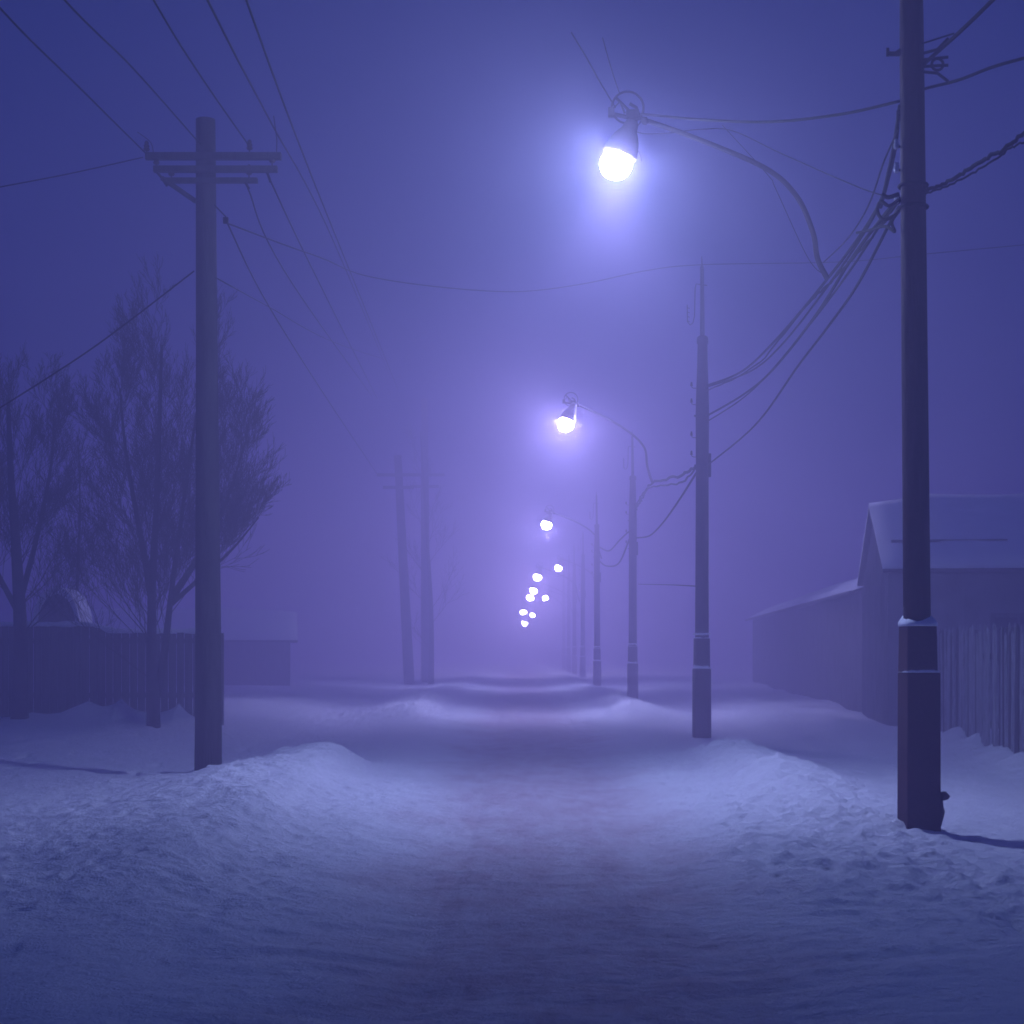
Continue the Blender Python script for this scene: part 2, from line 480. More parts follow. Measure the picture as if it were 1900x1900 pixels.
# arched-roof outhouse behind the left fence
def outhouse():
    x0, x1, y0, y1 = -8.9, -8.1, 30.6, 31.4
    root = empty('outhouse', ((x0 + x1)/2, (y0 + y1)/2, .4), 'little outhouse with a rounded snow cap rising over the left board fence', 'outhouse')
    MB().box(((x0+x1)/2, (y0+y1)/2, 1.2), (x1 - x0 - .16, y1 - y0, 1.9)).build('wall', M_WALL, root)
    n = 14; pts = []
    cx, cz, rx, rz = (x0+x1)/2, 2.05, (x1-x0)/2 + .04, .72
    out = [Vector((cx + rx*math.cos(math.pi*i/n), y0 - .1, cz + rz*math.sin(math.pi*i/n))) for i in range(n+1)]
    inn = [Vector((cx + (rx-.07)*math.cos(math.pi*i/n), y0 - .1, cz + (rz-.13)*math.sin(math.pi*i/n))) for i in range(n+1)]
    s = MB()
    for k_, q in enumerate((out, inn)):
        for yy in (y0 - .1, y1 + .1):
            s.v += [(v.x, yy, v.z) for v in q]
    N = n + 1
    for i in range(n):
        s.f += [(i, N+i, N+i+1, i+1), (2*N+i, 2*N+i+1, 3*N+i+1, 3*N+i), (i, i+1, 2*N+i+1, 2*N+i), (N+i, 3*N+i, 3*N+i+1, N+i+1)]
    s.f += [(0, 2*N, 3*N, N), (n, N+n, 3*N+n, 2*N+n)]
    s.build('snow_cap', M_SNOW, root)
    MB().poly([v - Vector((0, -.15, .003)) for v in inn], (0, y1 - y0 - .1, 0)).build('roof', M_WALL, root)
outhouse()

# ------------------------------------------------------------ fences
def board_fence():
    root = empty('board_fence', (-8, 28.6, .4), 'solid grey board fence topped with snow at the far left behind the drifts', 'fence')
    r = random.Random(3); x = -13.0; p = MB(); y = 28.6
    while x < -5.15:
        w = .13 + r.random() * .02
        ph = 2.02 + r.uniform(-.03, .03) - .12 * sst(-7.4, -6.9, x)
        p.box((x + w/2, y + r.uniform(-.008, .008), (ph + .2)/2 + .0), (w - .012, .024, ph - .2))
        x += w
    p.build('board_panel', M_BOARD, root)
    for z in (.8, 1.75):
        MB().box((-9.05, y + .05, z), (7.8, .05, .09)).build('rail', M_WOOD, root)
    for xp in (-12.9, -11.1, -9.2, -7.33, -5.25):
        MB().box((xp, y + .13, .95), (.12, .12, 2.0)).build('post', M_WOOD, root)
    s = MB(); pts = []; rad = []
    for i in range(60):
        xx = -13 + 7.8 * i / 59
        top = 2.04 - .12 * float(sst(-7.4, -6.9, xx))
        pts.append((xx, y, top)); rad.append(.045 + .02 * math.sin(i * 1.7) * math.sin(i * .6))
    s.tube(pts, rad, 8)
    s.build('snow_cap', M_SNOW, root, smooth=True)
board_fence()

def picket_fence():
    root = empty('picket_fence', (6.8, 24, 0), 'tall picket fence of narrow frosted upright slats beside the thick right pole', 'fence')
    r = random.Random(5)
    y = 27.6
    while y > 16.6:
        x = 6.5 + (y - 20.7) * .089
        hgt = 1.86 + r.uniform(-.09, .06)
        w = .048 + r.random() * .02
        a = math.atan2(1, .089) + r.uniform(-.3, .3)
        p = MB(); z0 = .02
        tx, ty = r.uniform(-.012, .012), r.uniform(-.02, .02)
        p.box((x, y, (hgt + z0)/2), (w, .024, hgt - z0), a)
        p.box((x, y, hgt + .03), (w, .024, .06), a, top=.2)
        for i, v in enumerate(p.v): p.v[i] = (v[0] + tx * v[2], v[1] + ty * v[2], v[2])
        p.build('picket', M_FROST if r.random() < .68 else M_WOOD, root)
        y -= .112 + r.random() * .03
    for z in (.55, 1.5):
        a0 = Vector((6.5 + 6.9*.089 + .045, 27.6, z)); a1 = Vector((6.5 - 4.3*.089 + .045, 16.4, z))
        c = (a0 + a1)/2
        MB().box((c.x, c.y, z), ((a0 - a1).length, .04, .08), math.atan2((a0-a1).y, (a0-a1).x)).build('rail', M_WOOD, root)
    for y in (27.5, 24.9, 22.3, 19.7, 17.1):
        x = 6.5 + (y - 20.7) * .089 + .13
        MB().box((x, y, .9), (.11, .11, 2.0), .1).build('post', M_WOOD, root)
picket_fence()

# ------------------------------------------------------------ the row of poles on the right
def profile_shaft(x, y, prof, lean=0.0, n=20):
    m = MB()
    m.tube([(x + lean * z, y, z) for z, r in prof], [r for z, r in prof], n)
    return m

def snow_wedge(x, y, z, hw, hh, r_in, seed):
    """snow lodged on a ledge round the shaft"""
    m = MB(); r = random.Random(seed); n = 20; b = len(m.v)
    rings = [(hw * 1.03, 0), (hw * 1.05, hh * .22), (hw * .9, hh * .5), (hw * .72, hh * .85), (r_in * .8, hh * 1.0)]
    for (q, dz) in rings:
        for k in range(n):
            a = 2 * math.pi * k / n
            c, s = math.cos(a), math.sin(a)
            sqr = 1 / max(abs(c), abs(s)) if q > hw * .8 else 1.0
            f = min(sqr, 1.25)
            w = 1 + .05 * math.sin(3 * a + seed)
            hz = dz * (1 + .45 * math.sin(a * 1.0 + seed * 1.3) * (dz > 0)) + r.uniform(-.006, .006) * (dz > 0)
            m.v.append((x + q * f * w * c, y + q * f * w * s, z + hz))
    for i in range(len(rings) - 1):
        for k in range(n):
            k2 = (k + 1) % n
            m.f.append((b+i*n+k, b+i*n+k2, b+(i+1)*n+k2, b+(i+1)*n+k))
    m.f.append(tuple(b + k for k in reversed(range(n))))
    m.f.append(tuple(b + (len(rings)-1)*n + k for k in range(n)))
    return m

def insulator_mb(p, d, s=1.0):
    """hook and skirted insulator; p root on the pole, d outward direction"""
    p = Vector(p); d = Vector(d).normalized()
    hook = MB().tube([p, p + d*.07*s, p + d*.11*s + Vector((0,0,.02*s)), p + d*.12*s + Vector((0,0,.07*s))], .009*s, 6)
    top = p + d*.12*s + Vector((0, 0, .05*s))
    ins = MB().lathe(top, (0, 0, 1), [(0, .028*s), (.02*s, .034*s), (.03*s, .022*s), (.05*s, .032*s), (.062*s, .02*s), (.085*s, .024*s), (.1*s, .012*s)], 12)
    return hook, ins

G_POLE = 'tarred poles standing in a row along the right side of the road'
X1, Y1 = P(1705, 1548, 14.2).x, 14.2
X2, Y2 = P(1302, 1368, 29.8).x, 29.8
pole1 = empty('utility_pole', (X1, Y1, 0), 'nearest and thickest dark pole at the right with snow wedged on its stepped base', 'utility pole', G_POLE)
def build_pole1():
    r0 = pole1; lean = -.009
    z0 = gz(X1, Y1) - .3
    MB().box((X1, Y1, (z0 + 1.40)/2), (.30, .30, 1.40 - z0), .06, top=.97).build('base_block', M_CONC, r0, bevel=.012)
    MB().box((X1 - .01, Y1, 1.60), (.27, .27, .40), .06, top=.96).build('base_collar', M_CONC, r0, bevel=.012)
    snow_wedge(X1, Y1, 1.401, .148, .034, .13, 2).build('snow_ledge', M_SNOW, r0, smooth=True)
    snow_wedge(X1 - .01, Y1, 1.801, .140, .13, .11, 5).build('snow_cap', M_SNOW, r0, smooth=True)
    profile_shaft(X1, Y1, [(1.5, .118), (3, .114), (5, .109), (6.9, .103), (7.6, .095), (8.9, .088)], lean).build('shaft', M_POLE, r0, smooth=True)
    # spigot box low on the right side
    q = Vector((X1 + .152, Y1 - .05, 0))
    k = MB()
    k.box((q.x, q.y, .30), (.07, .10, .12), top=.8)
    k.sphere((q.x + .05, q.y, .335), .045, 12, 8, (1.1, 1, .8), .2)
    k.tube([(q.x + .02, q.y, .26), (q.x + .04, q.y, .2), (q.x + .0, q.y, .05), (q.x + .01, q.y, -.02)], .022, 8)
    k.sphere((q.x + .03, q.y, .0), .05, 12, 8, (1.2, 1, .8), .3)
    k.build('side_fitting', M_METAL, r0, smooth=True)
    # hardware: bracket at left high up, clamps on the right, porcelain on the left
    k = MB(); zt = P(1660, 100, Y1).z
    k.box((X1 - .17, Y1, zt), (.22, .035, .03)); k.tube([(X1 - .27, Y1, zt - .02), (X1 - .27, Y1, zt + .05)], .014, 8)
    k.tube([(X1 - .07, Y1, zt + .10), (X1 - .2, Y1, zt + .01)], .012, 6)
    k.build('bracket', M_METAL, r0)
    k = MB(); zt = P(1735, 115, Y1).z
    for dz, a in ((0, .05), (-.06, .0), (-.1, -.5), (.05, .6)):
        k.tube([(X1, Y1 - .05, zt + dz), (X1 + .14, Y1 - .08, zt + dz + a*.05), (X1 + .23, Y1 - .09, zt + dz + a*.2)], .013, 6)
    k.torus((X1 + .14, Y1 - .08, zt - .05), .05, .012, (1, 0, 0), (0, 0, 1), 14, 6)
    k.build('cable_clamp', M_METAL, r0)
    for py in (268, 312, 368):
        z = P(1672, py, Y1).z
        xr = X1 + lean * z - .115
        hook, ins = MB().tube([(xr + .03, Y1, z - .02), (xr - .03, Y1 - .01, z - .02)], .01, 6), MB().lathe((xr - .03, Y1 - .01, z - .045), (0, 0, 1), [(0, .014), (.012, .022), (.04, .024), (.06, .016), (.075, .020), (.09, .01)], 12)
        o = hook.build('hook', M_METAL, r0); ins.build('insulator', M_PORC, o, smooth=True)
    for py in (345, 385):
        z = P(1672, py, Y1).z
        MB().torus((X1 + lean*z, Y1, z), .121, .014, (1, 0, 0), (0, 1, 0), 24, 6).build('steel_band', M_METAL, r0)
build_pole1()

pole2 = empty('utility_pole', (X2, Y2, 0), 'second pole of the right row with a slim rod and curled hook wire on top', 'utility pole', G_POLE)
def build_pole2():
    r0 = pole2; x, y = X2, Y2
    MB().box((x, y, .475), (.305, .305, 1.55), .05, top=.97).build('base_block', M_CONC, r0, bevel=.012)
    MB().box((x, y, 1.52), (.265, .265, .56), .05, top=.97).build('base_collar', M_CONC, r0, bevel=.01)
    snow_wedge(x, y, 1.251, .145, .09, .13, 3).build('snow_cap', M_SNOW, r0, smooth=True)
    snow_wedge(x, y, 1.801, .136, .028, .12, 4).build('snow_ledge', M_SNOW, r0, smooth=True)
    s = MB().torus((x, y, 1.88), .14, .022, (1, 0, 0), (0, 1, 0), 24, 6)
    s.build('snow_ring', M_SNOW, r0, smooth=True)
    profile_shaft(x, y, [(1.6, .124), (3.0, .12), (4.9, .116), (5.9, .122), (6.2, .115), (6.7, .098), (7.15, .088), (7.17, .105), (7.27, .10), (7.3, .07)], .002).build('shaft', M_POLE, r0, smooth=True)
    MB().tube([(x + .012, y, 7.2), (x + .01, y, 8.0), (x + .005, y, 8.55), (x + .004, y, 8.6), (x, y, 8.75)], [.044, .038, .032, .014, .006], 10).build('top_rod', M_METAL, r0, smooth=True)
    z = 8.22
    k = MB(); k.tube([(x + .1, y, z), (x - .05, y, z + .02), (x - .1, y, z + .03), (x - .12, y, z - .05), (x - .13, y, z - .55), (x - .16, y, z - .68), (x - .21, y, z - .72), (x - .26, y, z - .66), (x - .265, y, z - .35)], .009, 6)
    for i in range(4): k.tube([(x - .265, y, z - .4 - i*.08), (x - .22, y, z - .42 - i*.08)], .007, 5)
    k.build('hook_wire', M_METAL, r0)
    for zz in (5.1, 5.45, 6.05, 6.35):
        hk, ins = insulator_mb((x - .10, y, zz), (-1, -.2, 0), .75)
        o = hk.build('hook', M_METAL, r0); ins.build('insulator', M_DARKPORC, o, smooth=True)
    k = MB()
    k.box((x + .135, y, 4.95), (.06, .1, .42)); k.torus((x, y, 4.95), .128, .012, (1, 0, 0), (0, 1, 0), 20, 6)
    k.build('cable_box', M_METAL, r0)
    MB().torus((x, y, 5.85), .132, .012, (1, 0, 0), (0, 1, 0), 20, 6).build('steel_band', M_METAL, r0)
build_pole2()
pole_spots = [(P(1174, 1303, 49.6), .94, 'third pole of the right-hand row, where a frayed cable loop droops from its left side'),
              (P(1108, 1279, 66.0), .91, 'fourth pole of the right-hand row, pale and alone in fog before the faint cluster'),
              (P(1081, 1256, 92.0), .95, 'nearest pole of the faint far cluster at the end of the right-hand row'),
              (P(1066, 1251, 103.0), .95, 'second pole inside the faint far cluster down the road'),
              (P(1055, 1247, 114.0), .95, 'third pole inside the faint far cluster down the road'),
              (P(1046, 1244, 127.0), .95, 'last barely visible pole of the far cluster down the road')]
for p, s, lab in pole_spots:
    c = copy_tree(pole2); c.location = (p.x, p.y, 0); c.scale = (1, 1, s); c['label'] = lab
    c.rotation_euler = (0, rnd.uniform(-.006, .006), 0)

# ------------------------------------------------------------ street lamps
G_LAMP = 'lit street lamps hanging over the road'
def arm_curve(pts, n=8):
    """Catmull-Rom through pts"""
    out = []
    q = [pts[0]] + list(pts) + [pts[-1]]
    for i in range(1, len(q) - 2):
        for k in range(n):
            t = k / n
            a, b, c, d = q[i-1], q[i], q[i+1], q[i+2]
            out.append(.5 * ((2*b) + (c-a)*t + (2*a-5*b+4*c-d)*t*t + (3*b-a-3*c+d)*t**3))
    out.append(q[-2]); return out

def build_lamp(head, foot, arm_px, label, r=.19, glow=None):
    """head: globe centre; foot: where the arm grips the cable bundle"""
    root = empty('street_lamp', foot, label, 'street lamp', G_LAMP)
    h = Vector(head)
    MB().sphere(h, r, 24, 16, (1, 1, .94))  .build('globe', glow or M_LAMP, root, smooth=True)
    ax = Vector((.36, .0, .93)).normalized()
    ld = bpy.data.lights.new('added_down_spot', 'SPOT')          # spot added under the globe to brighten the snow, standing in for a reflector
    ld.energy = 1000; ld.color = (.47, .49, 1.0); ld.spot_size = math.radians(128); ld.spot_blend = 1.0; ld.shadow_soft_size = .18
    lo = bpy.data.objects.new('added_down_spot', ld); C.objects.link(lo); lo.parent = root
    lo.location = h - Vector(foot) - Vector((0, 0, r + .02))
    lo.rotation_euler = (0, math.radians(8), 0)
    hb = h + ax * (r * .58)
    k = r / .17
    outer = [(0, .186), (.012, .190), (.05, .183), (.10, .168), (.15, .145), (.19, .118), (.225, .088), (.25, .082), (.29, .07), (.32, .045)]
    inner = [(.20, .02), (.15, .12), (.10, .15), (.05, .168), (.0, .176), (0, .186)]
    hood = MB().lathe(hb, ax, [(t * k * 1.3, q * k) for t, q in (inner[:-1] + outer)], 28)
    ho = hood.build('hood', M_HOOD, root, smooth=True)
    fr = MB(); top = h + Vector((.12, 0, .54))
    # rim strap that curls down round the globe
    u = Vector((1, 0, 0)); w = Vector((0, 0, 1))
    fr.torus(h + Vector((0, -.02, .0)), r + .10, .006, u, w, 16, 5, .1, 1.25)
    fr.build('rim_strap', M_HOOD, ho)
    br = MB()
    cc = top + Vector((.0, 0, .05))
    br.torus(cc, .165, .011, u, w, 30, 6)
    br.tube([cc + Vector((-.17, 0, -.03)), cc + Vector((-.08, 0, .06)), cc + Vector((-.03, 0, -.06))], .011, 6)
    br.tube([cc + Vector((-.12, 0, .1)), cc + Vector((.03, 0, -.05)), cc + Vector((.15, 0, -.12))], .014, 6)
    br.tube([cc + Vector((-.19, 0, -.06)), cc + Vector((-.02, .02, -.09)), cc + Vector((.2, 0, -.12))], .022, 8)
    br.tube([cc + Vector((.02, 0, .04)), cc + Vector((.09, 0, .0)), cc + Vector((.12, .0, -.09))], .016, 6)
    br.box(cc + Vector((-.17, 0, -.05)), (.06, .06, .09)); br.box(cc + Vector((.05, 0, -.07)), (.13, .07, .08))
    br.sphere(cc + Vector((.18, 0, -.14)), .04, 10, 8)
    br.build('bracket', M_METAL, root)
    MB().tube([cc + Vector((.14, .01, -.14)), cc + Vector((.02, 0, -.30)), top + Vector((.05, 0, -.32))], .007, 5).build('feed_wire', M_CABLE, root)
    end = cc + Vector((.18, 0, -.13))
    pts = [end] + [Vector(p) for p in arm_px] + [Vector(foot)]
    cu = arm_curve(pts)
    nn = len(cu)
    MB().tube(cu, [.024 + .006 * i / nn for i in range(nn)], 10).build('arm', M_METAL, root, smooth=True)
    return root

L1h, L1f = P(1143, 305, 17.0), P(1535, 517, 18.0)
lamp1 = build_lamp(L1h, L1f, [P(1290, 256, 17.2), P(1420, 312, 17.5), P(1478, 364, 17.7), P(1508, 430, 17.8), P(1517, 480, 17.9)],
                   'nearest and largest street lamp glowing white at the top on a long swan-neck arm', .165)
L2h, L2f = P(1050, 787, 39.0), P(1210, 895, 41.0)
lamp2 = build_lamp(L2h, L2f, [P(1130, 778, 39.7), P(1172, 805, 40.3), P(1196, 832, 40.6), P(1201, 865, 40.8)],
                   'second street lamp down the road, its thin arm curving over the third pole', .18, M_LAMP_FAR)
off2 = L2h - L2f
for (px, py, Z, s, lab) in (
        (1014, 974, 66, 1.05, 'third street lamp down the road, alone between the second lamp and the far cluster'),
        (1036, 1054, 100, 1.1, 'small far lamp standing apart at the upper right of the distant cluster'),
        (997, 1071, 95, 1.15, 'fourth lamp in line, topmost on the left side of the distant cluster'),
        (990, 1096, 108, 1.2, 'far lamp touching another just below it in the middle of the cluster'),
        (984, 1109, 122, 1.2, 'far lamp tucked just below its touching neighbour in the middle of the cluster'),
        (1012, 1109, 128, 1.2, 'far lamp a little right of the touching pair in the cluster'),
        (971, 1136, 145, 1.35, 'leftmost far lamp of the bottom three in the cluster'),
        (988, 1141, 150, 1.35, 'rightmost far lamp of the bottom three in the cluster'),
        (974, 1157, 165, 1.5, 'lowest and farthest lamp of the cluster above the road end')):
    c = copy_tree(lamp2); c.scale = (s, s, s); c['label'] = lab
    if Z > 70:                                   # far heads: the glowing globe alone carries their light
        for ch in [k for k in bpy.data.objects if k.parent == c and k.type == 'LIGHT']: bpy.data.objects.remove(ch)
        for ch in c.children:
            if ch.name.startswith('globe'):
                ch.material_slots[0].link = 'OBJECT'; ch.material_slots[0].material = M_LAMP_DIM
    c.location = P(px, py, Z) - off2 * s

# ------------------------------------------------------------ left utility pole with cross-arms
ZL = 20.0
XL = P(386, 1418, ZL).x
left_pole = empty('utility_pole', (XL, ZL, 0), 'square-topped wooden pole on the left bank with three short cross-arms near its top', 'utility pole')
def build_left_pole():
    r0 = left_pole
    zt = P(382, 222, ZL).z
    x = XL
    m = MB(); n = 24
    m.tube([(x, ZL, -.3), (x + .005, ZL, 1.2), (x - .005, ZL, 3), (x - .015, ZL, 5.2), (x - .03, ZL, zt - .01), (x - .03, ZL, zt)], [.168, .16, .148, .132, .118, .116], n)
    m.build('shaft', M_POLE_GREY, r0, smooth=True)
    arms = ((270, 522, 289, .085, -.14), (285, 515, 313, .075, -.19), (305, 478, 334, .06, -.14))
    for i, (a, b, py, t, dy) in enumerate(arms):
        A, B = P(a, py + 2, ZL + dy), P(b, py, ZL + dy)
        c = (A + B) / 2
        MB().box(c, ((B - A).length, .075, t)).build('cross_arm', M_WOOD, r0, bevel=.006)
    a, b = P(300, 330, ZL - .2), P(364, 374, ZL - .15)
    MB().tube([a, b], .03, 6).build('brace', M_WOOD, r0)
    for (px, py) in ((272, 285), (463, 283), (290, 310), (505, 307), (318, 331), (462, 329)):
        p = P(px, py, ZL - .14)
        hk = MB().tube([p, p + Vector((0, 0, .05))], .009, 6)
        ins = MB().lathe(p + Vector((0, 0, .035)), (0, 0, 1), [(0, .03), (.02, .04), (.035, .026), (.06, .036), (.075, .022), (.1, .026), (.12, .01)], 12)
        o = hk.build('pin', M_METAL, r0); ins.build('insulator', M_DARKPORC, o, smooth=True)
    k = MB()
    for a, b in (((300, 330), (310, 345)), ((290, 318), (305, 335)), ((495, 318), (502, 338)), ((455, 338), (462, 350))):
        k.tube([P(*a, ZL - .16), P(*b, ZL - .18)], .016, 6)
    k.tube([P(513, 288, ZL - .15), P(514, 262, ZL - .15), P(508, 215, ZL - .15)], .006, 5)
    k.tube(arm_curve([P(285, 290, ZL - .15), P(280, 265, ZL - .15), P(255, 245, ZL - .15)]), .005, 5)
    k.build('strap_iron', M_METAL, r0)
    MB().tube([P(398, 380, ZL - .1), P(412, 395, ZL - .2), P(419, 402, ZL - .25)], .008, 5).build('stay_clamp', M_METAL, r0)
    MB().box(P(419, 409, ZL - .25), (.06, .05, .07)).build('junction_box', M_METAL, r0)
    MB().sphere((x + .06, ZL - .17, gz(x, ZL) + .03), .07, 14, 10, (1, .7, .8), .15).build('snow_lump', M_SNOW, r0, smooth=True)
build_left_pole()

# ------------------------------------------------------------ wires and cables
def cable(name, pts, r, label, group=None, smooth=True, cat='cable', frost=0, sides=6, wob=0.0):
    pts = [Vector(p) for p in pts]
    cu = arm_curve(pts, 10) if smooth and len(pts) > 2 else pts
    if wob:
        rr = random.Random(len(label)); 
        cu = [p + Vector((rr.uniform(-wob, wob), 0, rr.uniform(-wob, wob))) if 0 < i < len(cu)-1 else p for i, p in enumerate(cu)]
    m = MB().tube(cu, r * 1.3, sides)
    base = Vector(pts[0])
    o = m.build(name, M_CABLE, origin=base, smooth=True)
    return props(o, label, cat, group)

def beyond(a, b, k):            # continue the line a->b past b by k times its length
    return b + (b - a) * k

G_W = 'overhead wires carried by the left pole'
def incoming(edge, mids, end, label, r=.006):
    """wire arriving from above and behind the camera"""
    E = P(*edge)
    e2 = beyond(P(*end) if not mids else P(*mids[-1]), E, 1.6)
    e2.z += .15
    cable('overhead_wire', [e2, E] + [P(*m) for m in reversed(mids)] + [P(*end)], r, label, G_W, cat='wire')
incoming((0, 15, 12), [(145, 160, 15.5)], (272, 286, ZL - .14), 'leftmost overhead wire, ending on the left tip of the top cross-arm')
incoming((120, 0, 12), [(250, 130, 15.6)], (372, 268, ZL - .12), 'second overhead wire from the left, meeting the pole just under its top')
incoming((285, 0, 12), [(375, 145, 15.5)], (463, 272, ZL - .14), 'third overhead wire from the left, ending on the right half of the top cross-arm')
incoming((385, 0, 13), [(620, 450, 30), (500, 222, 20)], (722, 695, 60), 'overhead wire skimming the right tip of the top cross-arm into the fog', .008)
incoming((457, 0, 13), [(640, 480, 30), (560, 280, 20)], (738, 722, 60), 'rightmost overhead wire, passing clear of the left pole into the fog', .008)
cable('overhead_wire', [P(503, 338, ZL - .14), P(590, 520, 29), P(700, 740, 60)], .008, 'outgoing wire from under the right tip of the middle cross-arm down the street', G_W, cat='wire')
cable('overhead_wire', [P(460, 350, ZL - .14), P(545, 530, 28), P(690, 735, 60)], .008, 'outgoing wire from under the right end of the lowest cross-arm', G_W, cat='wire')
cable('overhead_wire', [P(421, 412, ZL - .25), P(500, 570, 27), P(610, 745, 42), P(700, 880, 66)], .008, 'lowest outgoing wire leaving the small box right of the left pole', G_W, cat='wire')
cable('overhead_wire', [P(421, 414, ZL - .25), P(530, 455, 24), P(600, 480, 27), P(680, 512, 30), P(820, 533, 32), P(960, 541, 33), P(1080, 527, 33), P(1200, 502, 32), P(1306, 491, 31.5), P(1560, 486, 32), P(1720, 471, 32), P(2000, 445, 32)], .008,
      'long thin wire slung right across the street below the nearest lamp', cat='wire')
cable('guy_wire', [P(-120, 832, 17), P(0, 757, 18), P(180, 640, 19), P(360, 503, ZL - .14)], .007, 'guy wire slanting down left from the middle of the left pole', cat='wire')
cable('service_wire', [P(-100, 366, 17), P(0, 347, 18), P(130, 322, 19), P(265, 292, ZL - .14)], .005, 'thin service wire leaving the left cross-arm tip level to the left', cat='wire')
cable('service_wire', [P(400, 515, ZL - .1), P(500, 570, 28), P(620, 635, 36), P(730, 672, 62)], .006, 'faint sagging wire from low on the left pole to the far trees', cat='wire')

# cables between the two near poles on the right
G_B = 'cable bundle slung between the two nearest right-hand poles'
A = lambda px, py, dz=0: P(px, py, Y1 + dz)
def span(pix, zs, r, label, w=.0):
    cable('cable', [P(px, py, z) for (px, py), z in zip(pix, zs)], r, label, G_B, wob=w)
span([(1670, 195), (1655, 290), (1628, 385), (1545, 505), (1440, 630), (1375, 690), (1309, 716)], [14.2, 14.6, 15.6, 18, 22.5, 26, 29.8], .013, 'uppermost strand of the cable bundle, starting highest on the thick right pole')
span([(1668, 215), (1650, 310), (1622, 400), (1540, 525), (1450, 640), (1390, 690), (1309, 719)], [14.2, 14.6, 15.6, 18, 22, 25.5, 29.8], .010, 'strand twisted just under the uppermost one in the bundle near the lamp arm')
span([(1668, 368), (1640, 400), (1580, 480), (1510, 590), (1430, 690), (1375, 735), (1309, 773)], [14.2, 14.8, 16.5, 19, 23, 26.5, 29.8], .013, 'middle strand of the cable bundle, landing lower on the second pole')
span([(1668, 376), (1645, 400), (1575, 505), (1500, 605), (1420, 700), (1370, 745), (1309, 784)], [14.2, 14.8, 16.5, 19.3, 23.3, 26.5, 29.8], .009, 'thin strand hugging the underside of the middle strand of the bundle')
span([(1668, 372), (1630, 425), (1552, 512), (1490, 575), (1400, 680), (1309, 726)], [14.2, 15, 17.4, 19.5, 24, 29.8], .009, 'thin strand crossing between the upper and middle strands of the bundle', .012)
span([(1668, 384), (1648, 420), (1590, 530), (1535, 608), (1480, 680), (1400, 790), (1309, 866)], [14.2, 14.8, 16.7, 18.6, 21, 25, 29.8], .011, 'lowest separate cable below the bundle, reaching the box on the second pole')
span([(1667, 240), (1640, 300), (1612, 380), (1575, 440), (1528, 487)], [14.2, 14.8, 15.8, 16.8, 17.9], .006, 'thin loose wire left of the bundle, dropping to the foot of the lamp arm')
span([(1667, 205), (1660, 280), (1634, 385)], [14.2, 14.5, 15.3], .012, 'short thick jumper running down beside the thick right pole')
span([(1668, 370), (1650, 382), (1634, 374), (1628, 392), (1640, 408), (1662, 398)], [14.1, 14.1, 14.2, 14.3, 14.2, 14.1], .012, 'tangled loop where the bundle meets the thick right pole')
span([(1668, 392), (1655, 412), (1660, 430), (1642, 420), (1610, 428), (1590, 432)], [14.1, 14.1, 14.1, 14.4, 15, 15.6], .010, 'frayed cable end hanging under the tangled loop')
span([(1668, 360), (1648, 366), (1636, 360)], [14.1, 14.1, 14.1], .014, 'stub of cable sticking out above the tangled loop')
cable('feed_cable', [P(1668, 188, 14.2), P(1560, 212, 15), P(1430, 226, 15.9), P(1300, 222, 16.6), P(1215, 214, 16.95), P(1188, 212, 17)], .010, 'sagging feed cable from the thick right pole to the head of the nearest lamp')
cable('stay_wire', [P(1168, 240, 17), P(1195, 248, 17), P(1240, 247, 17), P(1300, 240, 17), P(1360, 243, 17.2), P(1450, 285, 16.8), P(1600, 350, 15), P(1680, 372, 14.25)], .004, 'hair-thin stay wire sagging under the feed cable behind the nearest lamp arm', cat='wire')
cable('stay_wire', [P(1340, 232, 17.3), P(1425, 325, 17.5), P(1440, 352, 17.6), P(1500, 480, 18), P(1533, 512, 18)], .003, 'hair-thin wire dangling from the bend of the nearest lamp arm', cat='wire')
cable('stay_wire', [P(1060, 60, 16.4), P(1090, 110, 16.6), P(1112, 150, 16.8), P(1142, 200, 17)], .005, 'left one of two thin wires rising off the head of the nearest lamp', cat='wire')
cable('stay_wire', [P(1118, 70, 16.4), P(1135, 130, 16.7), P(1150, 175, 17)], .004, 'right and shorter one of two thin wires rising off the head of the nearest lamp', cat='wire')
G_R = 'cables leaving the thick pole past the right edge'
cable('cable', [P(1703, 130, 14.15), P(1722, 112, 14.1), P(1780, 60, 13.6), P(1842, 0, 13.1), P(1990, -150, 12)], .014, 'thick cable climbing steeply from the thick pole to the upper right corner', G_R)
cable('cable', [P(1700, 84, 14.15), P(1720, 78, 14.1), P(1770, 62, 13.9)], .006, 'short thin tie between the thick pole and the steep cable above it', G_R)
cable('cable', [P(1705, 168, 14.15), P(1726, 162, 14.1), P(1780, 148, 13.6), P(1840, 125, 13.2), P(1900, 108, 12.8), P(2050, 70, 12)], .010, 'gently rising cable leaving the thick pole to the right, below the steep one', G_R)
cable('cable', [P(1705, 358, 14.15), P(1722, 352, 14.1), P(1770, 332, 13.7), P(1820, 298, 13.3), P(1860, 280, 13), P(1905, 243, 12.7), P(2050, 150, 12)], .013, 'lumpy frosted cable leaving the thick pole lowest on the right', G_R, wob=.012)
cable('cable', [P(1708, 362, 14.15), P(1728, 356, 14.1), P(1790, 330, 13.6), P(1850, 292, 13.1), P(1885, 270, 12.9), P(1912, 262, 12.7)], .007, 'thinner cable twisted round the lumpy frosted one at the right', G_R, wob=.01)
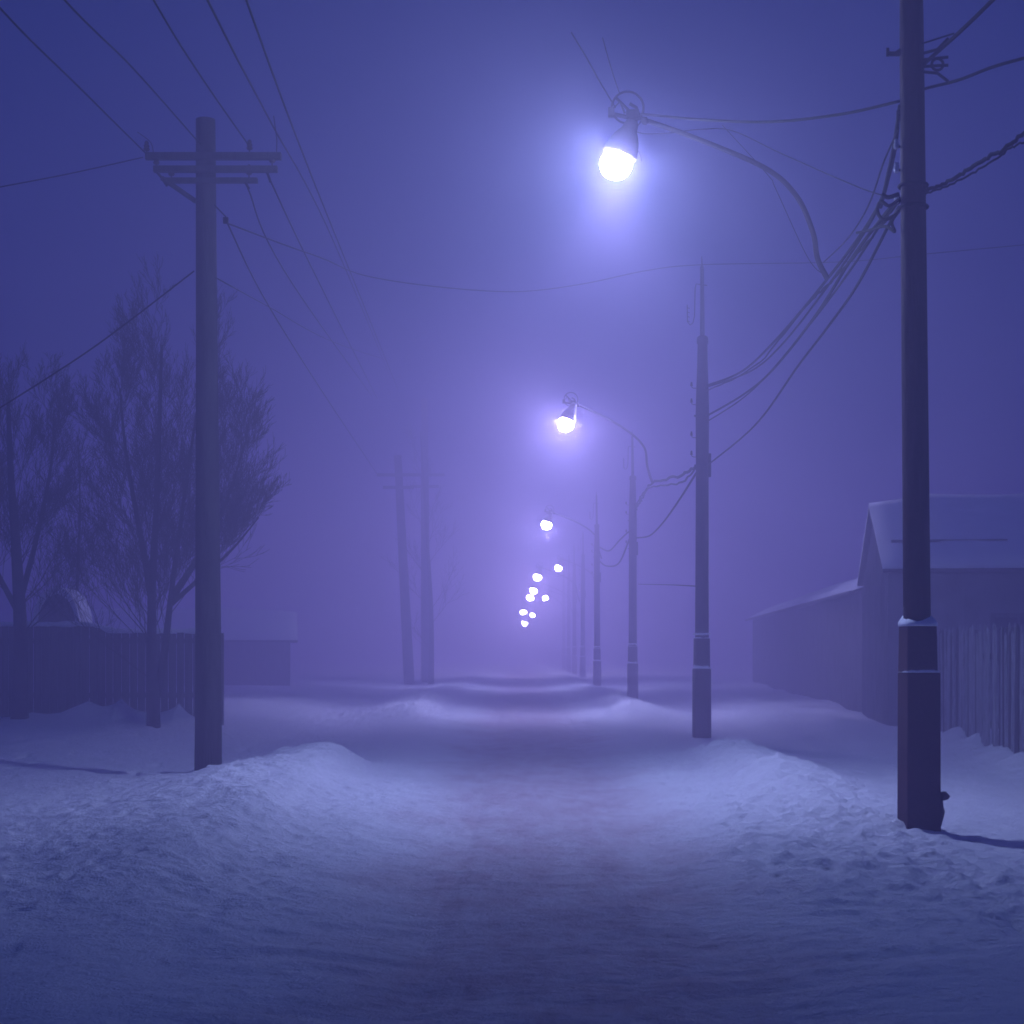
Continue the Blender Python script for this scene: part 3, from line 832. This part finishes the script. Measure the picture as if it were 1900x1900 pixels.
# second to third pole
cable('cable', [P(1292, 866, 29.8), P(1255, 885, 34), P(1210, 896, 41), P(1190, 925, 45), P(1178, 950, 49.6)], .022, 'frayed cable loop drooping between the second and third poles', 'cables between the farther right-hand poles', wob=.03)
cable('cable', [P(1292, 868, 29.8), P(1262, 896, 33), P(1205, 905, 41), P(1182, 935, 46), P(1177, 962, 49.6)], .015, 'thinner cable just under the frayed loop between second and third poles', 'cables between the farther right-hand poles', wob=.02)
cable('cable', [P(1294, 874, 29.8), P(1262, 925, 33), P(1230, 970, 39), P(1205, 994, 46), P(1180, 998, 49.4)], .016, 'slack cable hanging deep between the second and third poles', 'cables between the farther right-hand poles')
cable('cable', [P(1168, 985, 49.6), P(1150, 1002, 54), P(1130, 1022, 60), P(1112, 1015, 66)], .02, 'faint cable from the third pole to the fourth', 'cables between the farther right-hand poles')
cable('cable', [P(1168, 1000, 49.6), P(1148, 1045, 55), P(1125, 1050, 61), P(1111, 1040, 66)], .02, 'faint slack loop below the cable joining the third and fourth poles', 'cables between the farther right-hand poles')
cable('cable', [P(1298, 1088, 29.8), P(1240, 1085, 40), P(1185, 1084, 49.4)], .008, 'faint level wire low between the second and third poles', 'cables between the farther right-hand poles')

# ------------------------------------------------------------ bare trees
def bare_tree(base, stems, label, seed, group='bare trees along the left side', levels=(9, 8, 5), name='bare_tree', thin=1.0):
    """stems: list of (point list, base radius, branch length)"""
    r = random.Random(seed)
    root = empty(name, base, label, 'tree', group)
    T, Cn = MB(), MB()
    def grow(p, d, ln, rad, lvl):
        seg = 5 if lvl == 0 else (4 if lvl == 1 else 3)
        pts, q, dd = [p.copy()], p.copy(), d.copy()
        for i in range(seg):
            dd = (dd + Vector((r.gauss(0, .10), r.gauss(0, .10), .07 + r.gauss(0, .05)))).normalized()
            q = q + dd * (ln / seg); pts.append(q.copy())
        rads = [max(rad * (1 - .8 * i / seg), .0026) for i in range(seg + 1)]
        Cn.tube(pts, rads, 4 if lvl < 1 else 3, cap=False)
        if lvl < 3 and ln > .12:
            k = (levels[1], levels[2], 4)[lvl] if lvl < 3 else 0
            for j in range(k):
                t = .18 + .8 * (j + r.random()) / k
                i = min(int(t * seg), seg - 1); f = t * seg - i
                pp = pts[i].lerp(pts[i+1], min(f, 1))
                bd = (pts[i+1] - pts[i]).normalized()
                ang = r.uniform(0, 2 * math.pi)
                side = bd.orthogonal().normalized(); side.rotate(Matrix.Rotation(ang, 3, bd))
                nd = (bd + side * r.uniform(.35, .75) + Vector((0, 0, .15))).normalized()
                grow(pp, nd, ln * r.uniform(.42, .62) * (1.1 - .35 * t), max(rad * .42, .0028), lvl + 1)
    for pts, rad, bl in stems:
        pts = arm_curve([Vector(p) for p in pts], 6)
        n = len(pts)
        T.tube(pts, [max(rad * (1 - .85 * (i / n) ** .8), .012) for i in range(n)], 10)
        nb = levels[0]
        for j in range(nb * 2):
            t = .22 + .78 * (j + r.random()) / (nb * 2)
            i = min(int(t * (n - 1)), n - 2)
            pp = pts[i]; bd = (pts[i+1] - pts[i]).normalized()
            a = r.uniform(0, 2 * math.pi)
            out = Vector((math.cos(a), math.sin(a) * .8, 0))
            up = .55 + 1.1 * t
            nd = (out + Vector((0, 0, up)) ).normalized()
            grow(pp, nd, bl * r.uniform(.7, 1.15) * (1.15 - .55 * t), rad * .17 * thin * (1.2 - t), 0)
    T.build('trunk', M_BARK, root, smooth=True)
    Cn.build('crown', M_TWIG, root)
    return root

Zt = 26.8
b = P(285, 1342, Zt); g0 = gz(b.x, Zt) - .15
TB = Vector((b.x, Zt, g0))
tree_main = bare_tree((b.x, Zt, g0), [
    ([TB, P(283, 1240, Zt), P(282, 1100, Zt), P(292, 900, Zt + .1), P(300, 640, Zt + .1)], .125, 2.0),
    ([P(290, 1290, Zt + .1), P(305, 1210, Zt), P(318, 1100, Zt), P(345, 900, Zt - .2), P(375, 700, Zt - .3)], .085, 2.0),
    ([P(283, 1120, Zt), P(262, 1000, Zt + .3), P(235, 850, Zt + .6), P(222, 720, Zt + .8)], .07, 1.45),
    ([P(318, 1110, Zt), P(370, 1030, Zt + .5), P(420, 930, Zt + .8), P(455, 820, Zt + .9)], .07, 1.75),
    ([P(318, 1120, Zt), P(375, 1070, Zt + .3), P(430, 1020, Zt + .4), P(480, 960, Zt + .5)], .05, 1.1),
    ], 'big two-stemmed bare tree with a dense upswept crown right behind the left utility pole', 11, levels=(10, 9, 6), thin=.6)
Zt2 = 27.6
TB2 = P(36, 1330, Zt2); TB2.z = gz(TB2.x, Zt2) - .1
bare_tree(TB2, [
    ([TB2, P(38, 1180, Zt2), P(30, 1020, Zt2), P(20, 880, Zt2), P(15, 740, Zt2)], .16, 1.6),
    ([P(36, 1120, Zt2), P(70, 990, Zt2 + .4), P(95, 860, Zt2 + .5), P(100, 760, Zt2 + .6)], .06, 1.3),
    ([P(36, 1140, Zt2), P(-30, 1000, Zt2 + .4), P(-60, 800, Zt2 + .5)], .06, 1.4),
    ], 'thick-trunked bare tree cut off by the left edge of the view', 23, levels=(9, 9, 5), thin=.6)
bt = P(140, 1300, 31.5); bt.z = .3
bare_tree(bt, [([bt, P(143, 1100, 31.5), P(148, 960, 31.5), P(146, 830, 31.5)], .05, .9)],
          'slim bare sapling behind the board fence between the two bigger trees', 31, levels=(6, 5, 4))
for px, pt, ptop, Z, lab in ((760, 738, 845, 72, 'faint leaning far pole with cross-arm, left of the pair in the fog'),
                             (791, 787, 740, 78, 'faint upright far pole with cross-arm, right of the pair in the fog')):
    b0, t0 = P(px, 1281, Z), P(pt, ptop, Z)
    b0.z = -.2
    fp = empty('utility_pole', (b0.x, b0.y, 0), lab, 'utility pole', 'far poles along the left side of the road')
    MB().tube([b0, b0.lerp(t0, .5), t0], [.24, .20, .16], 16).build('shaft', M_POLE_GREY, fp, smooth=True)
    za = P(px, 882, Z).z
    f = (za - b0.z) / (t0.z - b0.z)
    c = b0.lerp(t0, f)
    for dz in (0, -.55):
        MB().box((c.x, c.y - .2, c.z + dz), (1.9 + dz, .12, .13)).build('cross_arm', M_WOOD, fp)
b0 = P(800, 1275, 72); b0.z = 0
bare_tree(b0, [([b0, P(800, 1130, 72), P(790, 960, 72), P(780, 800, 72)], .14, 2.2)], 'faint tall bare tree behind the pair of far poles', 43, levels=(8, 6, 4))
